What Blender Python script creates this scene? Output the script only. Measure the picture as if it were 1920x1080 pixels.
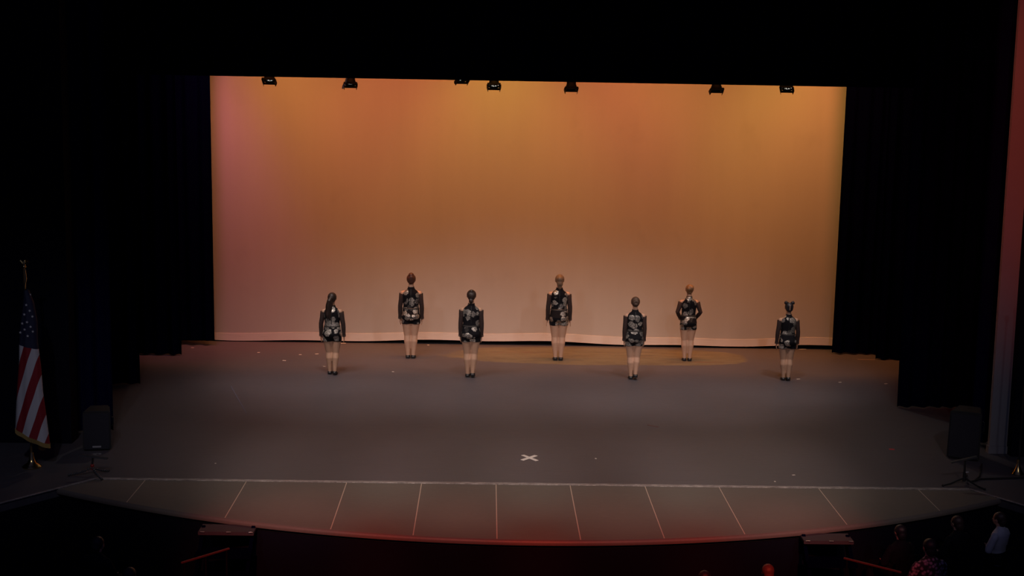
import bpy, bmesh, math, random
from mathutils import Vector, Matrix, Euler, noise
random.seed(7)
for o in list(bpy.data.objects):
    bpy.data.objects.remove(o, do_unlink=True)
SC = bpy.context.scene
COL = SC.collection
rad = math.radians

# ------------------------------------------------------------------ camera
CAM_H, F_PX = 4.98, 2684.0
YAW, PITCH, ROLL = rad(-1.045), rad(8.657), rad(1.01)
FWD = Vector((-math.sin(YAW)*math.cos(PITCH), math.cos(YAW)*math.cos(PITCH), -math.sin(PITCH)))
_r = Vector((math.cos(YAW), math.sin(YAW), 0)); _u = _r.cross(FWD)
RIGHT = _r*math.cos(ROLL) + _u*math.sin(ROLL)
UP = _u*math.cos(ROLL) - _r*math.sin(ROLL)
CAM = Vector((0, 0, CAM_H))
cd = bpy.data.cameras.new('camera'); cam = bpy.data.objects.new('camera', cd); COL.objects.link(cam)
m = Matrix((RIGHT, UP, -FWD)).transposed().to_4x4(); m.translation = CAM
cam.matrix_world = m
cd.sensor_width = 36.0; cd.lens = F_PX/1920*36.0; cd.clip_end = 200
SC.camera = cam
def ray(px, py): return FWD*F_PX + RIGHT*(px-960) + UP*(540-py)
def flr(px, py, z=0.0):          # point of the plane at height z seen at a pixel of the photograph
    d = ray(px, py); return CAM + d*((z-CAM_H)/d.z)
def atY(px, py, Y):              # point at depth Y seen at a pixel of the photograph
    d = ray(px, py); return CAM + d*(Y/d.y)

# ------------------------------------------------------------------ view, world
SC.view_settings.view_transform = 'Standard'; SC.view_settings.look = 'None'
SC.view_settings.gamma = 1.0; SC.view_settings.exposure = 0.0
SC.view_settings.use_curve_mapping = False
W = bpy.data.worlds.new('dim_house'); SC.world = W; W.use_nodes = True
W.node_tree.nodes['Background'].inputs[0].default_value = (0.13, 0.15, 0.55, 1)
W.node_tree.nodes['Background'].inputs[1].default_value = 0.060

# ------------------------------------------------------------------ lamps
def spot(name, loc, target, power, color, angle, blend=0.6, size=0.12):
    l = bpy.data.lights.new(name, 'SPOT'); o = bpy.data.objects.new(name, l); COL.objects.link(o)
    l.energy = power; l.color = color; l.spot_size = rad(angle); l.spot_blend = blend; l.shadow_soft_size = size
    o.location = loc
    o.rotation_euler = (Vector(target)-Vector(loc)).to_track_quat('-Z', 'Y').to_euler()
    return o
XC = 0.65                                   # stage centre line
CYC_Y = 25.75
# front-of-house catwalk wash on the deck
NEU = (1.0, 0.82, 0.76)
for x, tx, pw in ((-6.5, -0.6, 1300), (-2.0, -2.4, 1150), (1.0, 0.8, 900), (4.0, 3.8, 1150), (8.0, 1.9, 1300)):
    spot('catwalk_spotlight', (x, 2.0, 10.0), (tx, 20.2, 0.0), pw, NEU, 22.5, 0.85, 0.10)
for x in (-2.0, -0.25, 1.5, 3.25):
    spot('catwalk_spotlight', (x, 2.0, 10.0), (x, 17.3, 0.0), 4200, (1.0, 0.72, 0.62), 11, 0.95, 0.10)
# lights on the first pipe behind the proscenium, steep onto the dancers
for x, tx in ((-4.6, -0.9), (-2.0, -2.2), (0.65, 0.65), (3.3, 3.5), (5.9, 2.2)):
    spot('first_pipe_spotlight', (x, 19.35, 7.6), (tx, 23.1, 0.0), 430, NEU, 52, 0.9, 0.30)
for x, tx in ((-3.4, -2.9), (5.6, 5.0)):
    spot('first_pipe_spotlight', (x, 19.35, 7.6), (tx, 23.0, 0.3), 380, NEU, 30, 0.9, 0.30)
# red wash on the apron
for x in (-2.1, -0.3, 1.5, 3.3):
    spot('apron_spotlight', (x, 3.5, 8.5), (x, 14.5, -0.1), 3500, (1.0, 0.08, 0.03), 12.5, 0.95, 0.10)
# cyclorama wash, a row of coloured floods hung above and in front of the backdrop
AMB, ORA, RED, MAG = (1.0, 0.44, 0.085), (1.0, 0.33, 0.085), (1.0, 0.24, 0.09), (1.0, 0.18, 0.45)
for px, col, pw in ((385, MAG, 70), (500, ORA, 86), (620, ORA, 56), (740, RED, 74), (850, ORA, 40), (950, AMB, 104),
                    (1110, RED, 70), (1220, ORA, 72), (1350, ORA, 62), (1490, AMB, 92), (1595, RED, 70)):
    x = atY(px, 160, CYC_Y).x
    spot('cyc_flood', (x, CYC_Y-1.72, 7.5), (x, CYC_Y, 1.2), pw*7.1, col, 44 if col == MAG else 64, 1.0, 0.45)

# ------------------------------------------------------------------ helpers
def tag(o, label=None, cat=None, group=None, kind=None):
    if label: o['label'] = label
    if cat: o['category'] = cat
    if group: o['group'] = group
    if kind: o['kind'] = kind
    return o
def smooth(me):
    me.polygons.foreach_set('use_smooth', [True]*len(me.polygons)); me.update()
def link(name, me, mat=None, parent=None, sm=False):
    if isinstance(me, bmesh.types.BMesh):
        bm = me; bmesh.ops.recalc_face_normals(bm, faces=bm.faces)
        for e in bm.edges:
            if len(e.link_faces) == 2 and e.calc_face_angle(0.0) > 0.85: e.smooth = False
        me = bpy.data.meshes.new(name); bm.to_mesh(me); bm.free()
    if sm: smooth(me)
    o = bpy.data.objects.new(name, me); COL.objects.link(o)
    if mat is not None:
        me.materials.clear(); me.materials.append(mat)
    if parent is not None: o.parent = parent
    return o
def empty(name, loc=(0, 0, 0), rz=0.0):
    o = bpy.data.objects.new(name, None); COL.objects.link(o)
    o.location = loc; o.rotation_euler = (0, 0, rz); o.empty_display_size = 0.1
    return o
def box(bm, c, s, rot=None):
    M = Matrix.Translation(Vector(c)) @ (rot.to_4x4() if rot is not None else Matrix.Identity(4)) @ Matrix.Diagonal((s[0], s[1], s[2], 1))
    bmesh.ops.create_cube(bm, size=1.0, matrix=M)
def bbox(c, s, bev=0.0, rot=None):
    bm = bmesh.new(); box(bm, c, s, rot)
    if bev: bmesh.ops.bevel(bm, geom=bm.edges[:], offset=bev, segments=2, affect='EDGES')
    return bm
def ring_loft(bm, rings, cap=True, closed=False):
    vs = [[bm.verts.new(p) for p in r] for r in rings]
    n = len(rings[0])
    for a, b in zip(vs[:-1], vs[1:]):
        for i in range(n):
            bm.faces.new((a[i], a[(i+1) % n], b[(i+1) % n], b[i]))
    if closed:
        a, b = vs[-1], vs[0]
        for i in range(n): bm.faces.new((a[i], a[(i+1) % n], b[(i+1) % n], b[i]))
    elif cap:
        bm.faces.new(vs[0][::-1]); bm.faces.new(vs[-1])
    return vs
def tube(bm, pts, radii, n=10, cap=True):
    pts = [Vector(p) for p in pts]
    if not hasattr(radii, '__len__'): radii = [radii]*len(pts)
    t0 = (pts[1]-pts[0]).normalized()
    ref = Vector((0, 1, 0)) if abs(t0.y) < 0.8 else Vector((1, 0, 0))
    rings = []
    for i, p in enumerate(pts):
        t = (pts[min(i+1, len(pts)-1)]-pts[max(i-1, 0)]).normalized()
        a = (ref - t*ref.dot(t)).normalized(); b = t.cross(a); ref = a
        rings.append([p + (a*math.cos(2*math.pi*k/n) + b*math.sin(2*math.pi*k/n))*radii[i] for k in range(n)])
    ring_loft(bm, rings, cap)
def lathe(bm, prof, n=24, M=None):
    M = M or Matrix.Identity(4)
    rings = [[M @ Vector((r*math.cos(2*math.pi*k/n), r*math.sin(2*math.pi*k/n), z)) for k in range(n)] for r, z in prof]
    ring_loft(bm, rings)
def ball(bm, c, r, seg=16, rot=None):
    if not hasattr(r, '__len__'): r = (r, r, r)
    M = Matrix.Translation(Vector(c)) @ (rot.to_4x4() if rot is not None else Matrix.Identity(4)) @ Matrix.Diagonal((r[0], r[1], r[2], 1))
    bmesh.ops.create_uvsphere(bm, u_segments=seg, v_segments=seg//2+2, radius=1.0, matrix=M)
def sring(c, rx, ry, n=28, e=2.3):      # horizontal super-ellipse ring
    out = []
    for k in range(n):
        a = 2*math.pi*k/n; ca, sa = math.cos(a), math.sin(a)
        out.append(Vector((c[0]+rx*math.copysign(abs(ca)**(2/e), ca), c[1]+ry*math.copysign(abs(sa)**(2/e), sa), c[2])))
    return out
def remesh(bm, voxel, it=3, fac=0.5):   # union of overlapping closed shapes as one continuous skin
    me = bpy.data.meshes.new('tmp'); bmesh.ops.recalc_face_normals(bm, faces=bm.faces); bm.to_mesh(me); bm.free()
    o = bpy.data.objects.new('tmp', me); COL.objects.link(o)
    r = o.modifiers.new('r', 'REMESH'); r.mode = 'VOXEL'; r.voxel_size = voxel; r.use_smooth_shade = True
    if it:
        s = o.modifiers.new('s', 'SMOOTH'); s.iterations = it; s.factor = fac
    dg = bpy.context.evaluated_depsgraph_get(); dg.update()
    out = bpy.data.meshes.new_from_object(o.evaluated_get(dg))
    bpy.data.objects.remove(o); bpy.data.meshes.remove(me)
    smooth(out)
    return out
def thicken(bm, d):                     # give a hanging sheet its thickness, straight back in y
    r = bmesh.ops.extrude_face_region(bm, geom=bm.faces[:])
    for v in r['geom']:
        if isinstance(v, bmesh.types.BMVert): v.co.y += d
def poly_prism(pts, z0, z1):            # pts: list of (x,y) counter-clockwise
    bm = bmesh.new()
    a = [bm.verts.new((p[0], p[1], z0)) for p in pts]; b = [bm.verts.new((p[0], p[1], z1)) for p in pts]
    n = len(pts)
    bm.faces.new(b); bm.faces.new(a[::-1])
    for i in range(n): bm.faces.new((a[i], a[(i+1) % n], b[(i+1) % n], b[i]))
    return bm

# ------------------------------------------------------------------ materials
class NT:
    def __init__(s, name):
        s.m = bpy.data.materials.new(name); s.m.use_nodes = True; s.t = s.m.node_tree
        s.b = s.t.nodes['Principled BSDF']; s.out = s.t.nodes['Material Output']
    def n(s, kind, **kw):
        x = s.t.nodes.new(kind)
        for k, v in kw.items():
            if k in x.inputs: x.inputs[k].default_value = v
            else: setattr(x, k, v)
        return x
    def l(s, a, b): s.t.links.new(a, b)
    def math(s, op, a, b=None, clamp=False):
        x = s.t.nodes.new('ShaderNodeMath'); x.operation = op; x.use_clamp = clamp
        for i, v in enumerate((a, b)):
            if v is None: continue
            if isinstance(v, (int, float)): x.inputs[i].default_value = v
            else: s.l(v, x.inputs[i])
        return x.outputs[0]
    def ramp(s, fac, stops):
        x = s.t.nodes.new('ShaderNodeValToRGB'); s.l(fac, x.inputs[0])
        e = x.color_ramp.elements
        while len(e) < len(stops): e.new(0.5)
        for k, (p, c) in zip(e, stops):
            k.position = p; k.color = (*c, 1) if len(c) == 3 else c
        return x.outputs[0]
    def mix(s, fac, a, b):
        x = s.t.nodes.new('ShaderNodeMix'); x.data_type = 'RGBA'
        for sock, v in ((x.inputs[0], fac), (x.inputs[6], a), (x.inputs[7], b)):
            if isinstance(v, (int, float)): sock.default_value = v
            elif isinstance(v, tuple): sock.default_value = (*v, 1)
            else: s.l(v, sock)
        return x.outputs[2]
    def coord(s, which='Object'):
        return s.t.nodes.new('ShaderNodeTexCoord').outputs[which]
    def mapped(s, scale, which='Object', loc=(0, 0, 0)):
        x = s.n('ShaderNodeMapping'); x.inputs['Scale'].default_value = scale; x.inputs['Location'].default_value = loc
        s.l(s.coord(which), x.inputs[0]); return x.outputs[0]
    def noise(s, vec, scale, detail=4, rough=0.55):
        x = s.n('ShaderNodeTexNoise', Scale=scale, Detail=detail, Roughness=rough); s.l(vec, x.inputs[0]); return x.outputs[0]
    def bump(s, h, strength=0.3, dist=0.01):
        x = s.n('ShaderNodeBump', Strength=strength, Distance=dist); s.l(h, x.inputs['Height']); s.l(x.outputs[0], s.b.inputs['Normal'])
def plain(name, col, rough=0.6, metal=0.0, var=0.12, scale=30.0, bump=0.0, spec=0.5):
    t = NT(name); v = t.coord(); nz = t.noise(v, scale)
    t.l(t.mix(nz, tuple(c*(1-var) for c in col), tuple(min(1, c*(1+var)) for c in col)), t.b.inputs['Base Color'])
    t.b.inputs['Roughness'].default_value = rough; t.b.inputs['Metallic'].default_value = metal
    t.b.inputs['Specular IOR Level'].default_value = spec
    if bump: t.bump(nz, bump)
    return t.m
def velvet(name, col):
    t = NT(name); v = t.mapped((1, 1, 0.15)); nz = t.noise(v, 22)
    t.l(t.mix(nz, tuple(c*0.7 for c in col), tuple(c*1.3 for c in col)), t.b.inputs['Base Color'])
    t.b.inputs['Roughness'].default_value = 1.0; t.b.inputs['Specular IOR Level'].default_value = 0.0
    return t.m
M_BLACK = velvet('black_velvet', (0.0012, 0.0012, 0.014))
M_BLUEV = velvet('midnight_blue_velvet', (0.003, 0.003, 0.03))
M_MATTE = plain('matte_black_metal', (0.012, 0.012, 0.013), 0.55)
M_FIX = plain('black_lamp_enamel', (0.003, 0.003, 0.004), 0.7, spec=0.1)
M_RUB = plain('black_rubber', (0.012, 0.012, 0.014), 0.6)
M_BRASS = plain('polished_brass', (0.80, 0.58, 0.22), 0.22, 1.0, 0.05)
M_STEEL = plain('bare_steel', (0.6, 0.6, 0.6), 0.3, 1.0, 0.05)
M_WHITE = plain('white_plastic', (0.72, 0.70, 0.68), 0.5)

# stage deck: black painted hardboard, dusty, with a worn tan patch upstage centre
def deck_material():
    t = NT('painted_stage_deck'); v = t.coord()
    big = t.noise(v, 0.55, 5); fine = t.noise(t.mapped((1.0, 5.0, 1.0)), 6, 6, 0.7); streak = t.noise(t.mapped((0.6, 7.0, 1.0)), 3.0, 6, 0.65)
    c = t.mix(big, (0.070, 0.063, 0.072), (0.108, 0.099, 0.113))
    c = t.mix(t.ramp(fine, [(0.45, (0, 0, 0)), (0.80, (0.6, 0.6, 0.6))]), c, (0.145, 0.134, 0.150))
    c = t.mix(t.ramp(streak, [(0.55, (0, 0, 0)), (0.75, (0.45, 0.45, 0.45))]), c, (0.050, 0.044, 0.047))
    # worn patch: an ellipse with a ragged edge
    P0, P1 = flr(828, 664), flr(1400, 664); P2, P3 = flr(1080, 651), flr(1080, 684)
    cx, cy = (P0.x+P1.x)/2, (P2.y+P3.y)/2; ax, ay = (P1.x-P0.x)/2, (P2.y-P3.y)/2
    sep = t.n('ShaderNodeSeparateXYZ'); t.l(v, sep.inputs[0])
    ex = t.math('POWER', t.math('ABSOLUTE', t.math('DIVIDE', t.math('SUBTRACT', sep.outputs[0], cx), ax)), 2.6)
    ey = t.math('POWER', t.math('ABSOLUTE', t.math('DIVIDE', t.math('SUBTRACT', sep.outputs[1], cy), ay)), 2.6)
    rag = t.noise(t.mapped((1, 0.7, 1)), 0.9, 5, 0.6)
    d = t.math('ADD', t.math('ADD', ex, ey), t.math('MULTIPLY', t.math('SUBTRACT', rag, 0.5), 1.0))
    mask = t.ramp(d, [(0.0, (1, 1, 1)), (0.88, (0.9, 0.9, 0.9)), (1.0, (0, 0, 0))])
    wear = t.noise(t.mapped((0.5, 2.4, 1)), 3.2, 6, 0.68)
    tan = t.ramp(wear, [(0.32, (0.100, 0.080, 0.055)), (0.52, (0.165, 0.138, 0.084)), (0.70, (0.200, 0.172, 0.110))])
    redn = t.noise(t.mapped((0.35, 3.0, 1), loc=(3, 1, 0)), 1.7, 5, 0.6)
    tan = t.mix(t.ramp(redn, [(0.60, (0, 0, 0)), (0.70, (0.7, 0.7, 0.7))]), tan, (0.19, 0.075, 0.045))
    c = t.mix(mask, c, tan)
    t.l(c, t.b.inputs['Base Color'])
    t.l(t.ramp(fine, [(0.2, (0.42,)*3), (0.8, (0.62,)*3)]), t.b.inputs['Roughness'])
    t.b.inputs['Specular IOR Level'].default_value = 0.35
    t.bump(fine, 0.08, 0.004)
    return t.m
M_DECK = deck_material()
def apron_material():
    t = NT('painted_apron_board'); v = t.coord()
    big = t.noise(v, 0.8, 5); fine = t.noise(t.mapped((1, 4, 1)), 9, 6, 0.7)
    c = t.mix(big, (0.125, 0.110, 0.095), (0.165, 0.146, 0.126))
    c = t.mix(t.ramp(fine, [(0.5, (0, 0, 0)), (0.8, (0.5, 0.5, 0.5))]), c, (0.200, 0.180, 0.160))
    t.l(c, t.b.inputs['Base Color']); t.b.inputs['Roughness'].default_value = 0.6; t.b.inputs['Specular IOR Level'].default_value = 0.3
    return t.m
M_APRON = apron_material()
M_SEAM = plain('pale_joint_filler', (0.60, 0.50, 0.40), 0.7)
def tape_material():
    t = NT('worn_white_edging'); v = t.mapped((1, 1, 1))
    w = t.noise(t.mapped((2.2, 14, 1)), 3, 6, 0.75)
    t.l(t.ramp(w, [(0.36, (0.13, 0.115, 0.11)), (0.5, (0.30, 0.27, 0.26)), (0.66, (0.62, 0.58, 0.56))]), t.b.inputs['Base Color'])
    t.b.inputs['Roughness'].default_value = 0.55
    return t.m
M_EDGE = tape_material()
M_NOSE = plain('apron_nosing_paint', (0.15, 0.13, 0.115), 0.5)
M_WALL = plain('dark_house_paint', (0.004, 0.004, 0.012), 0.9, spec=0.1)
M_PILLAR = plain('grey_proscenium_paint', (0.24, 0.24, 0.27), 0.8, scale=4, var=0.06, spec=0.2)
M_HOUSE = plain('dark_house_carpet', (0.004, 0.004, 0.012), 0.95, spec=0.05, bump=0.3)

# ------------------------------------------------------------------ setting: deck, apron, walls
TL, TR = flr(181, 897), flr(1818, 917.5)
TY = (TL.y+TR.y)/2
TL.y = TR.y = TY
DL, DR = flr(0, 944), flr(1920, 948)                 # the slanting edges of the side platforms
def rear(x):
    if x < TL.x: return TY + (DL.y-TY)*(x-TL.x)/(DL.x-TL.x)
    if x > TR.x: return TY + (DR.y-TY)*(x-TR.x)/(DR.x-TR.x)
    return TY
ARC = [flr(*p) for p in ((110, 916), (237, 942), (421, 972), (620, 991), (775, 1003), (932, 1010), (1040, 1012.5), (1247, 1010), (1396, 1002), (1587, 983), (1762, 957), (1876, 936))]
ARC[0].y = rear(ARC[0].x); ARC[-1].y = rear(ARC[-1].x)
# smooth the arc: a parabola-like quartic through the measured points
import numpy as np
_ax = np.array([p.x for p in ARC]); _ay = np.array([p.y for p in ARC])
_pf = np.polyfit(_ax, _ay, 4)
def front(x): return float(np.polyval(_pf, x))
XL, XR = ARC[0].x, ARC[-1].x
for _ in range(200):
    if front(XL) > rear(XL): XL += 0.005
    if front(XR) > rear(XR): XR -= 0.005
far = 14.0
def ext(a, b, x): return a.y + (b.y-a.y)*(x-a.x)/(b.x-a.x)
deck_pts = [(-9.5, ext(TL, DL, -9.5)), (TL.x, TY), (TR.x, TY), (10.5, ext(TR, DR, 10.5)), (10.5, 28.0), (-9.5, 28.0)]
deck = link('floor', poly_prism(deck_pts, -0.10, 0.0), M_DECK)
tag(deck, 'dark scuffed stage floor with a worn tan patch before the backdrop', kind='structure')
seam_x = []
for a, b, c, d in ((272, 900, 237, 942), (462, 902, 421, 972), (650, 905, 620, 991), (790, 906, 775, 1003), (930, 907, 932, 1010), (1068, 908, 1089, 1010), (1208, 910, 1247, 1010), (1347, 911, 1396, 1000), (1533, 913, 1587, 982), (1720, 916, 1762, 957)):
    seam_x.append((flr(a, b).x+flr(c, d).x)/2)
edges = [XL+0.01] + seam_x + [XR-0.01]
G = 0.0055
sub = [(x, front(x)+0.02) for x in np.linspace(XL+0.02, XR-0.02, 60)] + [(x, rear(x)-0.005) for x in np.linspace(XR-0.02, XL+0.02, 40)]
ap = link('floor_apron', poly_prism(sub, -0.10, -0.012), M_MATTE)
tag(ap, 'curved stage apron of wide dark boards in front of the white edge line', kind='structure')
for a, b in zip(edges[:-1], edges[1:]):
    a2, b2 = a+G, b-G
    xs = np.linspace(a2, b2, 8)
    pts = [(x, front(x)) for x in xs] + [(x, rear(x)-0.03) for x in xs[::-1]]
    if pts[0][1] > pts[-1][1]-0.001: pts = pts[1:]
    link('apron_board', poly_prism(pts, -0.012, 0.0), M_APRON, ap)
for x in seam_x:
    bm = bmesh.new(); y0, y1 = front(x), rear(x)-0.03
    box(bm, (x, (y0+y1)/2, -0.007), (2*G, y1-y0, 0.010)); link('seam_strip', bm, M_SEAM, ap)
bm = bmesh.new(); box(bm, ((TL.x+TR.x)/2, TY-0.012, 0.003), (TR.x-TL.x, 0.065, 0.008))
tag(link('trim_1', bm, M_EDGE), 'worn white edging strip across the front of the stage floor', kind='structure')
for i, (A, B, bx) in enumerate(((TL, DL, -9.5), (TR, DR, 10.5))):
    e = Vector((bx, ext(A, B, bx), 0)); d = e-A; ang = math.atan2(d.y, d.x)
    bm = bmesh.new(); box(bm, A+d/2+Vector((0, 0, 0.003)), (d.length, 0.035, 0.008), Matrix.Rotation(ang, 3, 'Z'))
    tag(link('trim_%d' % (i+2), bm, M_EDGE), 'thin pale edging strip slanting out from the %s end of the stage front' % ('left', 'right')[i], kind='structure')
# rounded nosing along the curved front and the black front wall under it
xs = np.linspace(XL, XR, 90); rings = []
for x in xs:
    dy = (front(x+0.01)-front(x-0.01))/0.02; nrm = Vector((dy, -1, 0)).normalized()
    P = Vector((x, front(x), 0)); r = 0.034
    prof = [(0.0, 0.0), (0.012, -0.002), (0.024, -0.010), (0.032, -0.022), (0.034, -0.036), (0.030, -0.058), (0.0, -0.060)]
    rings.append([P + nrm*a + Vector((0, 0, b)) for a, b in prof])
bm = bmesh.new(); ring_loft(bm, rings)
tag(link('trim_4', bm, M_NOSE, sm=True), 'rounded nosing along the curved front of the apron', kind='structure')
HZ = -0.85
wall_pts = [(x, front(x)+0.03) for x in xs] + [(x, front(x)+0.12) for x in xs[::-1]]
tag(link('wall_apron', poly_prism(wall_pts, HZ, -0.062), M_WALL), 'black curved wall under the stage apron', kind='structure')
for i, (A, B, bx) in enumerate(((TL, DL, -9.5), (TR, DR, 10.5))):
    e = Vector((bx, ext(A, B, bx), 0)); s = Vector(((XL, XR)[i], rear((XL, XR)[i]), 0)); d = e-s; ang = math.atan2(d.y, d.x)
    bm = bmesh.new(); box(bm, s+d/2+Vector((0, 0.06, (HZ-0.1)/2)), (d.length, 0.08, -HZ-0.1), Matrix.Rotation(ang, 3, 'Z'))
    tag(link('wall_platform_%s' % ('left', 'right')[i], bm, M_WALL), 'black wall under the %s side platform' % ('left', 'right')[i], kind='structure')
bm = bmesh.new(); box(bm, (0.5, 8.0, HZ-0.05), (24, 17, 0.1))
tag(link('floor_house', bm, M_HOUSE), 'dark carpeted auditorium floor before the stage', kind='structure')
bm = bmesh.new(); box(bm, (0.5, 28.0, 4.4), (22, 0.2, 8.8))
tag(link('wall_back', bm, M_WALL), 'black rear wall of the stage house', kind='structure')
for sx, nm, x in ((-1, 'left', -9.6), (1, 'right', 10.6)):
    bm = bmesh.new(); box(bm, (x, 20, 4.2), (0.2, 16.2, 8.6))
    tag(link('wall_%s' % nm, bm, M_WALL), 'black %s side wall of the stage house' % nm, kind='structure')
bm = bmesh.new(); box(bm, (0.5, 22.3, 8.75), (20.3, 11.5, 0.1))
tag(link('ceiling', bm, M_WALL), 'black ceiling over the stage', kind='structure')
# proscenium: grey pillar at the right, dark wall beyond, header above
pb0, pb1 = flr(1857, 852), flr(1889, 868)
PY = pb0.y
px0 = pb0.x; px1 = atY(1889, 868, PY).x
bm = bmesh.new(); box(bm, ((px0+px1)/2, PY+0.10, 3.8), (px1-px0, 0.07, 7.6)); box(bm, ((px0+px1)/2, PY+0.09, 0.05), (px1-px0+0.03, 0.10, 0.10))
tag(link('wall_pillar', bm, M_PILLAR), 'grey proscenium pillar at the right of the stage, red at its top', kind='structure')
bm = bmesh.new(); box(bm, ((px1+10.5)/2+0.001, PY+0.05, 4.3), (10.5-px1, 0.3, 8.6))
tag(link('wall_proscenium_right', bm, M_WALL), 'dark proscenium wall to the right of the grey pillar', kind='structure')
lx = flr(120, 845).x
bm = bmesh.new(); box(bm, ((lx-9.5)/2, PY+0.1, 4.3), (lx+9.5, 0.3, 8.6))
tag(link('wall_proscenium_left', bm, M_WALL), 'dark proscenium wall behind the flag', kind='structure')
bm = bmesh.new(); box(bm, (0.5, PY+0.1, 7.9), (20, 0.3, 1.5))
tag(link('wall_proscenium_header', bm, M_WALL), 'black proscenium header over the stage opening', kind='structure')
spot('added_red_pillar_spot', (3.0, 12.0, 8.2), (px0, PY, 4.3), 1150, (1.0, 0.13, 0.05), 34, 1.0, 0.1)  # unseen red lamp added to redden the upper part of the pillar

# ------------------------------------------------------------------ curtains and backdrop
def curtain(name, xt0, xt1, xb0, xb1, Y, z0, z1, mat, label, cat, amp=0.05, wl=0.22, rows=6, fold=0.0):
    bm = bmesh.new(); n = max(8, int(abs(xb1-xb0)/wl*8)); g = []
    for j in range(rows+1):
        f = j/rows; row = []
        for i in range(n+1):
            s = i/n; xb = xb0+(xb1-xb0)*s; xt = xt0+(xt1-xt0)*s
            x = xb+(xt-xb)*f
            ph = s*abs(xb1-xb0)/wl*2*math.pi
            y = Y + amp*(1-0.35*f)*math.sin(ph+0.7*math.sin(ph*0.31)) + 0.02*math.sin(3*f+ph*0.1)
            row.append(bm.verts.new((x, y, z0+(z1-z0)*f)))
        g.append(row)
    for j in range(rows):
        for i in range(n): bm.faces.new((g[j][i], g[j][i+1], g[j+1][i+1], g[j+1][i]))
    thicken(bm, 0.012)
    return tag(link(name, bm, mat, sm=True), label, cat)
def leg(edge_t, edge_b, Y, sgn, zb, label, mat=None, width=2.4):
    a = atY(*edge_t, Y).x; b = atY(*edge_b, Y).x
    curtain('leg_curtain', a, a+sgn*width, b, b+sgn*width, Y, zb, 8.2, mat or M_BLACK, label, 'curtain')
leg((391, 143), (402, 625), 25.3, -1, 0.10, 'black leg curtain hiding the left edge of the orange backdrop', width=3.6)
leg((1590, 162), (1561, 640), 25.3, 1, 0.03, 'black leg curtain hiding the right edge of the orange backdrop', width=3.4)
y2 = flr(340, 667).y; leg((324, 143), (340, 640), y2, -1, 0.02, 'second black leg curtain from the backdrop at the left', width=2.8)
y2 = flr(1643, 675).y; leg((1668, 162), (1643, 650), y2, 1, 0.02, 'second black leg curtain from the backdrop at the right', width=2.4)
y1 = flr(262, 722).y; leg((240, 143), (262, 690), y1, -1, 0.02, 'third black leg curtain from the backdrop at the left', width=2.4)
y1 = flr(1683, 765).y; leg((1712, 162), (1683, 750), y1, 1, 0.02, 'third black leg curtain from the backdrop at the right', width=2.4)
yh = PY+0.55
a = atY(212, 800, yh).x; curtain('house_curtain', a, a-1.6, a, a-1.6, yh, 0.03, 8.2, M_BLUEV, 'midnight blue house curtain drawn aside behind the flag', 'curtain', 0.07, 0.26)
a = atY(1822, 790, yh).x; curtain('house_curtain', a, a+1.4, a, a+1.4, yh, 0.03, 8.2, M_BLUEV, 'midnight blue house curtain drawn aside behind the grey pillar', 'curtain', 0.07, 0.26)
BY = 23.7
zb = (atY(391, 143, BY).z + atY(1590, 162, BY).z)/2
curtain('border_curtain', -8.6, 9.9, -8.6, 9.9, BY, zb, 8.3, M_BLACK, 'wide black border curtain above the row of hanging lights', 'curtain', 0.03, 0.3, 5)
curtain('border_curtain', -8.6, 9.9, -8.6, 9.9, 20.2, 6.75, 8.4, M_BLACK, 'black border curtain nearer the audience at the top', 'curtain', 0.04, 0.3, 4)

# cyclorama: hanging canvas with slight vertical ripples, a paler bottom hem, clear of the floor
def canvas_material(name, c0, c1, hem=False):
    t = NT(name); v = t.mapped((1, 1, 0.12)); nz = t.noise(v, 3.0, 5); wv = t.noise(t.coord(), 160, 2)
    c = t.mix(nz, c0, c1)
    if not hem:
        st = t.noise(t.mapped((1.0, 1.0, 0.8), loc=(2.3, 0, 1.1)), 1.3, 3)
        c = t.mix(t.ramp(st, [(0.60, (0, 0, 0)), (0.80, (0.35, 0.35, 0.35))]), c, tuple(x*0.82 for x in c0))
    else:
        st = t.noise(t.mapped((0.6, 1, 9)), 4, 5)
        c = t.mix(t.ramp(st, [(0.55, (0, 0, 0)), (0.75, (0.5, 0.5, 0.5))]), c, tuple(x*0.75 for x in c0))
    t.l(c, t.b.inputs['Base Color']); t.b.inputs['Roughness'].default_value = 0.95; t.b.inputs['Specular IOR Level'].default_value = 0.05
    t.bump(wv, 0.05, 0.002)
    return t.m
M_CANVAS = canvas_material('muslin_canvas', (0.56, 0.52, 0.48), (0.62, 0.58, 0.54))
M_HEM = canvas_material('pale_hem_webbing', (0.82, 0.73, 0.66), (0.90, 0.81, 0.74), True)
cyc = empty('backdrop', (XC, CYC_Y, 0))
tag(cyc, 'huge canvas backdrop washed in orange light behind the dancers', 'backdrop')
def cyc_y(x, z):
    side = max(0, abs(x)-4.6)
    return 0.010*math.sin(x*5.1+0.4*math.sin(z))*min(1, side) + 0.008*math.sin(x*1.7)
def sheet(z_lo, z_hi, nx, nz, off):
    bm = bmesh.new(); g = []
    for j in range(nz+1):
        row = []
        for i in range(nx+1):
            x = -7.4 + 15.0*i/nx; zl = z_lo(x); zh = z_hi(x); z = zl+(zh-zl)*j/nz
            row.append(bm.verts.new((x, cyc_y(x, z)+off, z)))
        g.append(row)
    for j in range(nz):
        for i in range(nx): bm.faces.new((g[j][i], g[j][i+1], g[j+1][i+1], g[j+1][i]))
    thicken(bm, 0.006)
    return bm
def hem_lo(x): return 0.060 + 0.022*math.sin(x*0.9+2.0) + 0.012*math.sin(x*2.7) - 0.035*max(0, -x-3.2)/3
def hem_hi(x): return hem_lo(x) + 0.135 + 0.006*math.sin(x*1.3)
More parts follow.
